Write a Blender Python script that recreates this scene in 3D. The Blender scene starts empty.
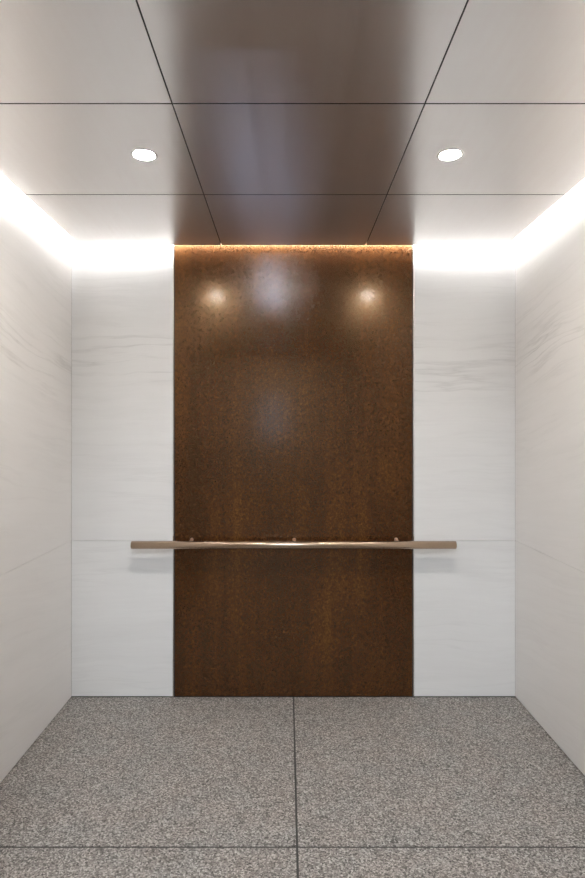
import bpy, bmesh, math
from mathutils import Vector, Matrix

S = bpy.context.scene
COL = S.collection

# ------------------------------------------------------------------ dimensions (metres)
HW = 1.168            # half width of the cab between the stone faces
CZ = 2.36             # underside of the metal ceiling
GAP = 0.062           # cove gap between ceiling and walls
FRONT = -2.08         # inner face of the front wall
ROOF = 2.62
JOINT = 0.826         # height of the joint in the stone cladding
WW = 0.632            # half width of the wood panel
CAMX, CAMY, CAMZ = -0.034, -3.08, 1.387

# ------------------------------------------------------------------ helpers
def mesh_obj(name, bm, mat, parent=None, smooth=False):
    me = bpy.data.meshes.new(name)
    bm.normal_update()
    uv = bm.loops.layers.uv.new('UVMap')
    for f in bm.faces:
        f.smooth = smooth
        for l in f.loops:
            l[uv].uv = (l.vert.co.y, l.vert.co.x)
    bm.to_mesh(me); bm.free()
    if mat: me.materials.append(mat)
    o = bpy.data.objects.new(name, me)
    COL.objects.link(o)
    if parent: o.parent = parent
    return o

def add_box(bm, x0, x1, y0, y1, z0, z1, bevel=0.0, seg=2):
    r = bmesh.ops.create_cube(bm, size=1)
    vs = r['verts']
    for v in vs:
        v.co = Vector(((x0+x1)/2 + v.co.x*(x1-x0), (y0+y1)/2 + v.co.y*(y1-y0), (z0+z1)/2 + v.co.z*(z1-z0)))
    if bevel:
        es = list({e for v in vs for e in v.link_edges})
        bmesh.ops.bevel(bm, geom=es, offset=bevel, segments=seg, affect='EDGES', profile=0.5)

def box(name, mat, x0, x1, y0, y1, z0, z1, bevel=0.0, parent=None):
    bm = bmesh.new(); add_box(bm, x0, x1, y0, y1, z0, z1, bevel)
    return mesh_obj(name, bm, mat, parent)

def lathe(bm, prof, axis='Z', origin=(0, 0, 0), n=48, closed=False):
    """revolve (radius, height) pairs round an axis through origin"""
    rings = []
    for r, h in prof:
        ring = []
        for i in range(n):
            a = 2*math.pi*i/n
            c, s = math.cos(a)*r, math.sin(a)*r
            p = {'Z': (c, s, h), 'X': (h, c, s), 'Y': (c, h, s)}[axis]
            ring.append(bm.verts.new(Vector(p) + Vector(origin)))
        rings.append(ring)
    m = len(rings)
    for k in range(m if closed else m-1):
        a, b = rings[k], rings[(k+1) % m]
        for i in range(n):
            j = (i+1) % n
            bm.faces.new((a[i], a[j], b[j], b[i]))
    if not closed:
        bm.faces.new(rings[0]); bm.faces.new(rings[-1])
    bmesh.ops.recalc_face_normals(bm, faces=bm.faces[:])

def struct(o):
    o['kind'] = 'structure'; return o

def tag(o, label, cat, group=None):
    o['label'] = label; o['category'] = cat
    if group: o['group'] = group
    return o

# ------------------------------------------------------------------ materials
def new_mat(name):
    m = bpy.data.materials.new(name); m.use_nodes = True
    nt = m.node_tree
    return m, nt, nt.nodes['Principled BSDF']

def N(nt, t, **kw):
    n = nt.nodes.new(t)
    for k, v in kw.items():
        if k in n.inputs: n.inputs[k].default_value = v
        else: setattr(n, k, v)
    return n

def ramp(nt, stops):
    r = nt.nodes.new('ShaderNodeValToRGB')
    e = r.color_ramp.elements
    while len(e) < len(stops): e.new(0.5)
    for el, (p, c) in zip(e, stops):
        el.position = p
        el.color = (c, c, c, 1) if isinstance(c, (int, float)) else (*c, 1)
    return r

def math_n(nt, op, a, b=None, c=None):
    n = nt.nodes.new('ShaderNodeMath'); n.operation = op
    for i, v in enumerate((a, b, c)):
        if v is None: continue
        if isinstance(v, (int, float)): n.inputs[i].default_value = v
        else: nt.links.new(v, n.inputs[i])
    return n.outputs[0]

def mix(nt, f, a, b, blend='MIX'):
    n = nt.nodes.new('ShaderNodeMix'); n.data_type = 'RGBA'; n.blend_type = blend
    for i, v in ((0, f), (6, a), (7, b)):
        if isinstance(v, (int, float)): n.inputs[i].default_value = v
        elif isinstance(v, tuple): n.inputs[i].default_value = (*v, 1)
        else: nt.links.new(v, n.inputs[i])
    return n.outputs[2]

def plain(name, col, rough=0.5, metal=0.0):
    m, nt, b = new_mat(name)
    b.inputs['Base Color'].default_value = (*col, 1)
    b.inputs['Roughness'].default_value = rough
    b.inputs['Metallic'].default_value = metal
    nz = N(nt, 'ShaderNodeTexNoise', Scale=60.0)
    mr = N(nt, 'ShaderNodeMapRange'); mr.inputs['To Min'].default_value = rough*0.9; mr.inputs['To Max'].default_value = min(1, rough*1.1)
    nt.links.new(nz.outputs['Fac'], mr.inputs['Value'])
    nt.links.new(mr.outputs[0], b.inputs['Roughness'])
    return m

def emit(name, col, strength):
    m = bpy.data.materials.new(name); m.use_nodes = True
    nt = m.node_tree; nt.nodes.clear()
    e = nt.nodes.new('ShaderNodeEmission'); o = nt.nodes.new('ShaderNodeOutputMaterial')
    e.inputs[0].default_value = (*col, 1); e.inputs[1].default_value = strength
    nt.links.new(e.outputs[0], o.inputs[0])
    return m

def marble(name, base, vein, slope=0.0, seed=0.0):
    """white dolomite stone: fine, nearly horizontal grey veins"""
    m, nt, b = new_mat(name)
    tc = N(nt, 'ShaderNodeTexCoord')
    sp = N(nt, 'ShaderNodeSeparateXYZ'); nt.links.new(tc.outputs['Object'], sp.inputs[0])
    x, y, z = sp.outputs
    z2 = math_n(nt, 'ADD', z, math_n(nt, 'MULTIPLY', y, slope))
    # gentle waviness
    wn = N(nt, 'ShaderNodeTexNoise', Scale=1.6, Detail=3.0)
    nt.links.new(tc.outputs['Object'], wn.inputs['Vector'])
    z3 = math_n(nt, 'ADD', z2, math_n(nt, 'MULTIPLY', wn.outputs['Fac'], 0.12))
    def stretched(sx, sz, off):
        c = N(nt, 'ShaderNodeCombineXYZ')
        nt.links.new(math_n(nt, 'MULTIPLY', x, sx), c.inputs[0])
        nt.links.new(math_n(nt, 'MULTIPLY', y, sx), c.inputs[1])
        nt.links.new(math_n(nt, 'MULTIPLY_ADD', z3, sz, off + seed), c.inputs[2])
        return c.outputs[0]
    # soft clouds
    n1 = N(nt, 'ShaderNodeTexNoise', Scale=1.0, Detail=6.0, Roughness=0.6)
    nt.links.new(stretched(1.2, 11, 3.1), n1.inputs['Vector'])
    r1 = ramp(nt, [(0.35, 0.0), (0.75, 1.0)]); nt.links.new(n1.outputs['Fac'], r1.inputs[0])
    # thin dark veins: ridges of a stretched noise
    n2 = N(nt, 'ShaderNodeTexNoise', Scale=1.0, Detail=5.0, Roughness=0.55)
    nt.links.new(stretched(0.9, 16, 9.7), n2.inputs['Vector'])
    ridge = math_n(nt, 'ABSOLUTE', math_n(nt, 'SUBTRACT', n2.outputs['Fac'], 0.5))
    r2 = ramp(nt, [(0.0, 1.0), (0.012, 0.55), (0.05, 0.0)]); nt.links.new(ridge, r2.inputs[0])
    # a broken band of stronger veins across the upper slabs
    d = math_n(nt, 'ABSOLUTE', math_n(nt, 'SUBTRACT', z3, 1.80))
    band = N(nt, 'ShaderNodeMapRange'); band.inputs['From Min'].default_value = 0.0; band.inputs['From Max'].default_value = 0.30
    band.inputs['To Min'].default_value = 1.0; band.inputs['To Max'].default_value = 0.22
    nt.links.new(d, band.inputs['Value'])
    n3 = N(nt, 'ShaderNodeTexNoise', Scale=1.0, Detail=2.0)
    nt.links.new(stretched(1.5, 4, 21.0), n3.inputs['Vector'])
    r3 = ramp(nt, [(0.38, 0.15), (0.62, 1.0)]); nt.links.new(n3.outputs['Fac'], r3.inputs[0])
    v = math_n(nt, 'MULTIPLY', math_n(nt, 'MULTIPLY', r2.outputs[0], band.outputs[0]), r3.outputs[0])
    # very fine horizontal grain
    n4 = N(nt, 'ShaderNodeTexNoise', Scale=1.0, Detail=4.0, Roughness=0.7)
    nt.links.new(stretched(5, 90, 2.0), n4.inputs['Vector'])
    r4 = ramp(nt, [(0.3, 0.0), (0.7, 1.0)]); nt.links.new(n4.outputs['Fac'], r4.inputs[0])
    c = mix(nt, math_n(nt, 'MULTIPLY', r1.outputs[0], 0.22), base, vein)
    c = mix(nt, math_n(nt, 'MULTIPLY', r4.outputs[0], 0.10), c, vein)
    c = mix(nt, math_n(nt, 'MULTIPLY', v, 0.6), c, tuple(q*0.72 for q in vein))
    nt.links.new(c, b.inputs['Base Color'])
    b.inputs['Roughness'].default_value = 0.38
    b.inputs['Specular IOR Level'].default_value = 0.35
    return m

def wood():
    m, nt, b = new_mat('pommele_veneer')
    tc = N(nt, 'ShaderNodeTexCoord')
    def mp(sx, sy, sz):
        q = N(nt, 'ShaderNodeMapping'); q.inputs['Scale'].default_value = (sx, sy, sz)
        nt.links.new(tc.outputs['Object'], q.inputs['Vector']); return q.outputs[0]
    # vertical ribbon figure
    n1 = N(nt, 'ShaderNodeTexNoise', Scale=1.0, Detail=5.0, Roughness=0.6); nt.links.new(mp(9, 1, 0.7), n1.inputs['Vector'])
    # blistered pommele speckle, slightly diagonal
    n2 = N(nt, 'ShaderNodeTexNoise', Scale=1.0, Detail=3.0, Roughness=0.65, Distortion=1.2); nt.links.new(mp(85, 10, 70), n2.inputs['Vector'])
    n3 = N(nt, 'ShaderNodeTexNoise', Scale=1.0, Detail=2.0); nt.links.new(mp(330, 30, 45), n3.inputs['Vector'])
    n5 = N(nt, 'ShaderNodeTexNoise', Scale=2.2, Detail=3.0); nt.links.new(mp(1, 1, 1), n5.inputs['Vector'])
    f = math_n(nt, 'ADD', math_n(nt, 'MULTIPLY', n1.outputs['Fac'], 0.25), math_n(nt, 'MULTIPLY', n2.outputs['Fac'], 0.45))
    f = math_n(nt, 'ADD', f, math_n(nt, 'MULTIPLY', n3.outputs['Fac'], 0.16))
    f = math_n(nt, 'ADD', f, math_n(nt, 'MULTIPLY', n5.outputs['Fac'], 0.14))
    r = ramp(nt, [(0.34, WOOD_DARK), (0.50, WOOD_MID), (0.66, WOOD_LIGHT)])
    nt.links.new(f, r.inputs[0])
    nt.links.new(r.outputs[0], b.inputs['Base Color'])
    b.inputs['Roughness'].default_value = 0.27
    b.inputs['Specular IOR Level'].default_value = 0.85
    b.inputs['Specular Tint'].default_value = (1.0, 0.62, 0.32, 1)
    b.inputs['Coat Weight'].default_value = 0.25
    b.inputs['Coat IOR'].default_value = 1.5
    b.inputs['Coat Roughness'].default_value = 0.13
    bp = N(nt, 'ShaderNodeBump', Strength=0.12, Distance=0.0006)
    nt.links.new(n2.outputs['Fac'], bp.inputs['Height'])
    nt.links.new(bp.outputs[0], b.inputs['Normal'])
    n6 = N(nt, 'ShaderNodeTexNoise', Scale=1.0, Detail=2.0, Distortion=0.8); nt.links.new(mp(30, 1, 24), n6.inputs['Vector'])
    bc = N(nt, 'ShaderNodeBump', Strength=0.07, Distance=0.0008)
    nt.links.new(n6.outputs['Fac'], bc.inputs['Height'])
    nt.links.new(bc.outputs[0], b.inputs['Coat Normal'])
    return m

def granite():
    m, nt, b = new_mat('flamed_granite')
    tc = N(nt, 'ShaderNodeTexCoord')
    def noise(s, d=2.0, r=0.6):
        n = N(nt, 'ShaderNodeTexNoise', Scale=s, Detail=d, Roughness=r)
        nt.links.new(tc.outputs['Object'], n.inputs['Vector']); return n.outputs['Fac']
    vor = N(nt, 'ShaderNodeTexVoronoi', Scale=210.0); nt.links.new(tc.outputs['Object'], vor.inputs['Vector'])
    sp = N(nt, 'ShaderNodeSeparateColor'); nt.links.new(vor.outputs['Color'], sp.inputs[0])
    r0 = ramp(nt, [(0.22, GR_D), (0.36, GR_M), (0.55, GR_M2), (0.70, GR_L), (0.85, GR_X)])
    mixv = math_n(nt, 'ADD', math_n(nt, 'MULTIPLY', sp.outputs[0], 0.6), math_n(nt, 'MULTIPLY', noise(130.0, 4.0, 0.75), 0.42))
    nt.links.new(mixv, r0.inputs[0])
    # broad clouding of pink and grey grain
    big = ramp(nt, [(0.35, (0.97, 0.98, 0.98)), (0.65, (1.03, 0.99, 0.97))]); nt.links.new(noise(7.0, 3.0), big.inputs[0])
    c = mix(nt, 1.0, r0.outputs[0], big.outputs[0], 'MULTIPLY')
    nt.links.new(c, b.inputs['Base Color'])
    b.inputs['Roughness'].default_value = 0.6
    b.inputs['Specular IOR Level'].default_value = 0.3
    bp = N(nt, 'ShaderNodeBump', Strength=0.35, Distance=0.001)
    nt.links.new(mixv, bp.inputs['Height']); nt.links.new(bp.outputs[0], b.inputs['Normal'])
    return m

def brushed(name, col, rough, aniso, along='UV'):
    m, nt, b = new_mat(name)
    tc = N(nt, 'ShaderNodeTexCoord')
    q = N(nt, 'ShaderNodeMapping'); q.inputs['Scale'].default_value = (40, 3, 3)   # grain runs across the cab (X)
    nt.links.new(tc.outputs['Object'], q.inputs['Vector'])
    n = N(nt, 'ShaderNodeTexNoise', Scale=1.0, Detail=2.0); nt.links.new(q.outputs[0], n.inputs['Vector'])
    q2 = N(nt, 'ShaderNodeMapping'); q2.inputs['Scale'].default_value = (9, 0.5, 1)
    nt.links.new(tc.outputs['Object'], q2.inputs['Vector'])
    n2 = N(nt, 'ShaderNodeTexNoise', Scale=1.0, Detail=4.0); nt.links.new(q2.outputs[0], n2.inputs['Vector'])
    a = mix(nt, n.outputs['Fac'], tuple(c*0.97 for c in col), tuple(min(1, c*1.03) for c in col))
    nt.links.new(a, b.inputs['Base Color'])
    b.inputs['Metallic'].default_value = 1.0
    mr = N(nt, 'ShaderNodeMapRange'); mr.inputs['To Min'].default_value = rough*0.85; mr.inputs['To Max'].default_value = rough*1.15
    nt.links.new(n2.outputs['Fac'], mr.inputs['Value']); nt.links.new(mr.outputs[0], b.inputs['Roughness'])
    b.inputs['Anisotropic'].default_value = aniso
    t = N(nt, 'ShaderNodeTangent'); t.direction_type = 'UV_MAP'; t.uv_map = 'UVMap'
    nt.links.new(t.outputs[0], b.inputs['Tangent'])
    return m

WOOD_DARK, WOOD_MID, WOOD_LIGHT = (0.014, 0.0045, 0.0024), (0.044, 0.0150, 0.0045), (0.118, 0.046, 0.0100)
GR_D, GR_M, GR_M2, GR_L, GR_X = (0.075, 0.069, 0.064), (0.17, 0.158, 0.148), (0.255, 0.239, 0.225), (0.38, 0.357, 0.336), (0.55, 0.53, 0.51)

M_back = marble('white_veined_marble', (0.78, 0.785, 0.79), (0.60, 0.60, 0.60))
M_side = marble('warm_lit_marble', (0.80, 0.785, 0.77), (0.66, 0.64, 0.62), slope=0.16, seed=4.0)  # same stone, with the side walls' warm light put into its colour
M_wood = wood()
M_granite = granite()
M_ceil = brushed('brushed_steel', (0.99, 0.955, 0.945), 0.31, 0.88)
M_rail = plain('satin_bronze_metal', (0.48, 0.365, 0.27), 0.19, 1.0)
M_bronze = plain('polished_bronze', (0.95, 0.74, 0.60), 0.3, 1.0)
M_chrome = plain('polished_steel', (0.80, 0.80, 0.78), 0.12, 1.0)
M_ring = plain('satin_ring', (0.75, 0.75, 0.74), 0.3, 1.0)
M_dark = plain('dark_reveal', (0.02, 0.019, 0.018), 0.5)
M_grout = plain('dark_grout', (0.05, 0.048, 0.045), 0.8)
M_core = plain('wall_core', (0.35, 0.34, 0.33), 0.7)
M_lobby = plain('lobby_plaster', (0.45, 0.43, 0.41), 0.8)
M_lobby_floor = plain('lobby_stone', (0.20, 0.19, 0.18), 0.5)
M_led = emit('led_light', (1.0, 0.97, 0.94), 33.0)
M_led_side = emit('led_light_dimmed', (1.0, 0.97, 0.94), 22.0)
M_lamp = emit('downlight_lens', (1.0, 0.935, 0.86), 250.0)
M_window = emit('daylight_glass', (0.58, 0.76, 1.0), 1.8)

# ------------------------------------------------------------------ cab walls
T = 0.02
def stone(parent, mat, x0, x1, y0, y1, z0, z1):
    return box('marble_panel', mat, x0, x1, y0, y1, z0, z1, 0.0006, parent)

j = 0.0006
wb = struct(box('wall_back', M_core, -HW-T-0.05, HW+T+0.05, T+0.001, T+0.08, 0, ROOF))
for s in (-1, 1):
    xa, xb = sorted((s*(WW+0.004), s*(HW-0.0004)))
    stone(wb, M_back, xa, xb, 0, T, 0.006, JOINT-j)
    stone(wb, M_back, xa, xb, 0, T, JOINT+j, ROOF)
for s, nm in ((-1, 'wall_left'), (1, 'wall_right')):
    xa, xb = sorted((s*(HW+T+0.001), s*(HW+T+0.08)))
    w = struct(box(nm, M_core, xa, xb, FRONT-0.12, T, 0, ROOF))
    xa, xb = sorted((s*HW, s*(HW+T)))
    stone(w, M_side, xa, xb, FRONT+0.002, -0.0006, 0.006, JOINT-j)
    stone(w, M_side, xa, xb, FRONT+0.002, -0.0006, JOINT+j, ROOF)
    xa, xb = sorted((s*(HW+0.008), s*(HW+T)))
    struct(box('baseboard_left' if s < 0 else 'baseboard_right', M_dark, xa, xb, FRONT, 0, 0.0, 0.0055))
struct(box('baseboard_back', M_dark, -HW, HW, 0.008, T, 0.0, 0.0055))

# polished steel edge strips either side of the wood, a dark reveal behind them
for k, s in enumerate((-1, 1)):
    bm = bmesh.new()
    n = 8; r = 0.0035; cx = s*(WW+0.0005)
    pts = [(cx + r*math.cos(a), -0.002 - r*math.sin(a)) for a in [math.pi*i/n for i in range(n+1)]]
    pts += [(cx-r, 0.012), (cx+r, 0.012)]
    lo = [bm.verts.new((px, py, 0.007)) for px, py in pts]
    hi = [bm.verts.new((px, py, ROOF-0.02)) for px, py in pts]
    for i in range(len(pts)):
        q = (i+1) % len(pts)
        bm.faces.new((lo[i], lo[q], hi[q], hi[i]))
    bm.faces.new(lo); bm.faces.new(hi)
    bmesh.ops.recalc_face_normals(bm, faces=bm.faces[:])
    struct(mesh_obj('trim_%d' % (k+1), bm, M_chrome))
    xa, xb = sorted((s*(WW-0.003), s*(WW-0.007)))
    struct(box('trim_%d' % (k+3), M_dark, xa, xb, 0.004, T, 0.007, ROOF-0.02))

# the wood panel
wp = box('wood_panel', M_wood, -(WW-0.0072), WW-0.0072, 0.0, T, 0.007, ROOF-0.01, 0.001)
tag(wp, 'tall glossy reddish brown veneer panel in the middle of the back wall', 'wood panel')

# ------------------------------------------------------------------ front wall and door opening
DW, DH = 0.75, 2.22
bm = bmesh.new()
add_box(bm, -HW-T, -DW, FRONT-0.12, FRONT, 0, ROOF)
add_box(bm, DW, HW+T, FRONT-0.12, FRONT, 0, ROOF)
add_box(bm, -DW, DW, FRONT-0.12, FRONT, DH, ROOF)
struct(mesh_obj('wall_front', bm, plain('front_steel', (0.60, 0.54, 0.49), 0.35, 1.0)))

# ------------------------------------------------------------------ floor: stone tiles over dark bedding
fl = struct(box('floor', M_grout, -HW-T, HW+T, FRONT-0.12, T, -0.06, -0.002))
gx = 0.0038
for xa, xb in ((-HW-0.006, -gx), (gx, HW+0.006)):
    for ya, yb in ((-1.115+gx, 0.006), (FRONT-0.12, -1.115-gx)):
        box('floor_tile', M_granite, xa, xb, ya, yb, -0.03, 0.0, 0.0008, fl)

# ------------------------------------------------------------------ ceiling: roof, added dark sheet and nine brushed panels
cl = struct(box('ceiling', M_core, -HW-T, HW+T, FRONT-0.12, T+0.08, ROOF+0.001, ROOF+0.05))
box('gap_shade_sheet', M_dark, -HW+GAP+0.0165, HW-GAP-0.0165, -2.0, -GAP-0.0165, CZ+0.019, CZ+0.06, 0, cl)  # dark sheet added to block strip bleed and keep panel gaps shaded
xs = [-HW+GAP+0.005, -0.372, 0.372, HW-GAP-0.005]
ys = [-2.02, -1.357, -0.702, -GAP]
LIGHTS = [(-0.532, -1.04), (0.535, -1.04)]
R_HOLE = 0.040
g = 0.0025
for i in range(3):
    for k in range(3):
        x0, x1, y0, y1 = xs[i]+0.0019, xs[i+1]-0.0019, ys[k]+g, ys[k+1]-g
        p = box('ceiling_panel', M_ceil, x0, x1, y0, y1, CZ, CZ+0.018, 0.0004, cl)
        p.data.materials.append(M_dark)  # edge faces coloured dark so the seams read as shade
        for f in p.data.polygons:
            if f.normal.z > -0.9: f.material_index = 1
        for lx, ly in LIGHTS:
            if x0 < lx < x1 and y0 < ly < y1:
                bmc = bmesh.new(); lathe(bmc, [(R_HOLE, CZ-0.05), (R_HOLE, CZ+0.05)], origin=(lx, ly, 0), n=48)
                cut = mesh_obj('cutter', bmc, None)
                md = p.modifiers.new('hole', 'BOOLEAN'); md.object = cut; md.operation = 'DIFFERENCE'; md.solver = 'EXACT'
                dg = bpy.context.evaluated_depsgraph_get()
                me = bpy.data.meshes.new_from_object(p.evaluated_get(dg))
                p.modifiers.clear(); p.data = me
                bpy.data.objects.remove(cut)

# ------------------------------------------------------------------ downlights
def downlight(lx, ly, label):
    e = bpy.data.objects.new('downlight', None); COL.objects.link(e)
    e.location = (lx, ly, CZ); e.empty_display_size = 0.05
    tag(e, label, 'ceiling light', 'recessed ceiling downlights')
    bm = bmesh.new()
    lathe(bm, [(0.0375, 0.0005), (0.0375, -0.0012), (0.0405, -0.0030), (0.0450, -0.0022), (0.0465, -0.0004)], n=64, closed=True)
    mesh_obj('trim_ring', bm, M_ring, e, True)
    bm = bmesh.new()
    lathe(bm, [(0.0372, 0.0), (0.0355, 0.004), (0.0325, 0.0125), (0.0335, 0.0125), (0.0365, 0.004), (0.0382, 0.0)], n=64, closed=True)
    mesh_obj('reflector', bm, M_chrome, e, True)
    bm = bmesh.new()
    lathe(bm, [(0.0322, 0.0125), (0.0322, 0.0065), (0.030, 0.0025), (0.018, -0.001), (0.004, -0.002)], n=48)
    mesh_obj('lens', bm, M_lamp, e, True)
downlight(*LIGHTS[0], 'lit round recessed ceiling light on the left, nearer the left marble wall')
downlight(*LIGHTS[1], 'lit round recessed ceiling light on the right, nearer the right marble wall')

# ------------------------------------------------------------------ cove lights hidden above the ceiling edge
def cove_strip(side, label):
    """LED strip standing on the edge of the ceiling, shining at the wall, in a channel closed behind and above"""
    z0, z1 = CZ+0.046, CZ+0.070
    e = 0.0052
    if side == 'back':
        f = lambda a0, a1, d0, d1: (a0, a1, -GAP-d1, -GAP-d0)
        a0, a1 = -(HW-GAP-e), HW-GAP-e
    else:
        a0, a1 = -2.02, -GAP-0.014
        if side == 'left': f = lambda a0, a1, d0, d1: (-HW+GAP+e+d0, -HW+GAP+e+d1, a0, a1)
        else: f = lambda a0, a1, d0, d1: (HW-GAP-e-d1, HW-GAP-e-d0, a0, a1)
    st = box('light_strip', M_led if side == 'back' else M_led_side, *f(a0, a1, 0.001, 0.006), z0, z1)
    tag(st, label, 'light strip', 'cove lights around the ceiling')
    bm = bmesh.new()
    add_box(bm, *f(a0, a1, 0.0062, 0.010), z0, z1+0.004)
    add_box(bm, *f(a0, a1, 0.0, 0.0062), z1+0.0004, z1+0.004)
    add_box(bm, *f(a0, a1, 0.0, 0.010), CZ+0.0185, z0-0.0004)
    mesh_obj('channel', bm, M_ring, st)
cove_strip('back', 'hidden cove light strip glowing above the ceiling edge along the back wall')
cove_strip('left', 'hidden cove light strip glowing above the ceiling edge along the left wall')
cove_strip('right', 'hidden cove light strip glowing above the ceiling edge along the right wall')

# ------------------------------------------------------------------ handrail
RZ, RY, RR, RH = 0.817, -0.075, 0.0205, 0.833
h = bpy.data.objects.new('handrail', None); COL.objects.link(h); h.location = (0, RY, RZ)
tag(h, 'long round satin bronze metal handrail mounted across the back wall', 'handrail')
bm = bmesh.new()
lathe(bm, [(RR-0.0015, -RH), (RR, -RH+0.0015), (RR, RH-0.0015), (RR-0.0015, RH)], axis='X', n=64)
rail = mesh_obj('rail', bm, M_rail, h, True)
for p in rail.data.polygons:
    if len(p.vertices) > 4 or abs(p.normal.x) > 0.3: p.use_smooth = False
for bx in (-0.535, 0.004, 0.54):
    bm = bmesh.new()
    d = -RY
    lathe(bm, [(0.005, 0.010), (0.005, d-0.012), (0.006, d-0.008), (0.0095, d-0.006), (0.0095, d-0.0005)], axis='Y', n=32, origin=(bx, 0, 0.0145))
    mesh_obj('bracket', bm, M_bronze, h, True)

# ------------------------------------------------------------------ lobby outside the open door
LX, LY0, LY1, LZ = 2.4, FRONT-0.12, -7.4, 2.9
struct(box('floor_lobby', M_lobby_floor, -LX, LX, LY1, LY0-0.002, -0.06, 0))
struct(box('ceiling_lobby', M_lobby, -LX, LX, LY1, LY0-0.002, LZ, LZ+0.05))
struct(box('wall_lobby_left', M_lobby, -LX-0.1, -LX, LY1, LY0, 0, LZ))
struct(box('wall_lobby_right', M_lobby, LX, LX+0.1, LY1, LY0, 0, LZ))
bm = bmesh.new()
for s in (-1, 1):
    xa, xb = sorted((s*(HW+T), s*LX)); add_box(bm, xa, xb, LY0-0.02, LY0, 0, LZ)
add_box(bm, -HW-T, HW+T, LY0-0.02, LY0, ROOF, LZ)
struct(mesh_obj('wall_lobby_front', bm, M_lobby))
WX0, WX1, WZ0, WZ1 = -0.50, -0.06, 1.30, 2.10
bm = bmesh.new()
add_box(bm, -LX, WX0, LY1-0.1, LY1, 0, LZ); add_box(bm, WX1, LX, LY1-0.1, LY1, 0, LZ)
add_box(bm, WX0, WX1, LY1-0.1, LY1, 0, WZ0); add_box(bm, WX0, WX1, LY1-0.1, LY1, WZ1, LZ)
struct(mesh_obj('wall_lobby_far', bm, M_lobby))
struct(box('window_1', M_window, WX0, WX1, LY1-0.07, LY1-0.06, WZ0, WZ1))

def area(name, loc, rot, sx, sy, power, col):
    l = bpy.data.lights.new(name, 'AREA'); l.shape = 'RECTANGLE'; l.size = sx; l.size_y = sy
    l.energy = power; l.color = col
    o = bpy.data.objects.new(name, l); COL.objects.link(o); o.location = loc; o.rotation_euler = rot
    return o
area('lobby_fill', (-0.15, -4.4, LZ-0.02), (0, 0, 0), 0.8, 2.6, 42, (0.88, 0.95, 1.0))  # unseen area lamp, added as cool fill for the cab

sl = bpy.data.lights.new('streak_spot', 'SPOT'); sl.energy = 300; sl.color = (0.55, 0.68, 1.0)  # unseen spot added to throw the pale ceiling streak reflected in the wood
sl.spot_size = math.radians(4.0); sl.spot_blend = 0.5; sl.shadow_soft_size = 0.12
so = bpy.data.objects.new('streak_spot', sl); COL.objects.link(so); so.location = (-0.275, -6.3, 0.9)
so.rotation_euler = (Vector((-0.13, -0.90, CZ)) - so.location).to_track_quat('-Z', 'Y').to_euler()

# ------------------------------------------------------------------ world, camera, view
w = bpy.data.worlds.new('world'); S.world = w; w.use_nodes = True
w.node_tree.nodes['Background'].inputs[0].default_value = (0.5, 0.5, 0.5, 1)
w.node_tree.nodes['Background'].inputs[1].default_value = 0.1

cam = bpy.data.cameras.new('camera'); co = bpy.data.objects.new('camera', cam); COL.objects.link(co)
co.location = (CAMX, CAMY, CAMZ); co.rotation_euler = (math.pi/2, 0, 0)
cam.sensor_fit = 'VERTICAL'; cam.sensor_height = 36.0; cam.lens = 36.0*585/878
cam.shift_x = (292.5-287)/878; cam.shift_y = -(439-434)/878
cam.clip_start = 0.02
S.camera = co

S.view_settings.view_transform = 'Standard'
S.view_settings.look = 'None'
S.view_settings.gamma = 1.0
S.view_settings.use_curve_mapping = False
S.view_settings.exposure = 1.82
S.cycles.max_bounces = 16
S.cycles.diffuse_bounces = 8
S.cycles.glossy_bounces = 8
S.cycles.sample_clamp_indirect = 6.0
S.cycles.use_denoising = True
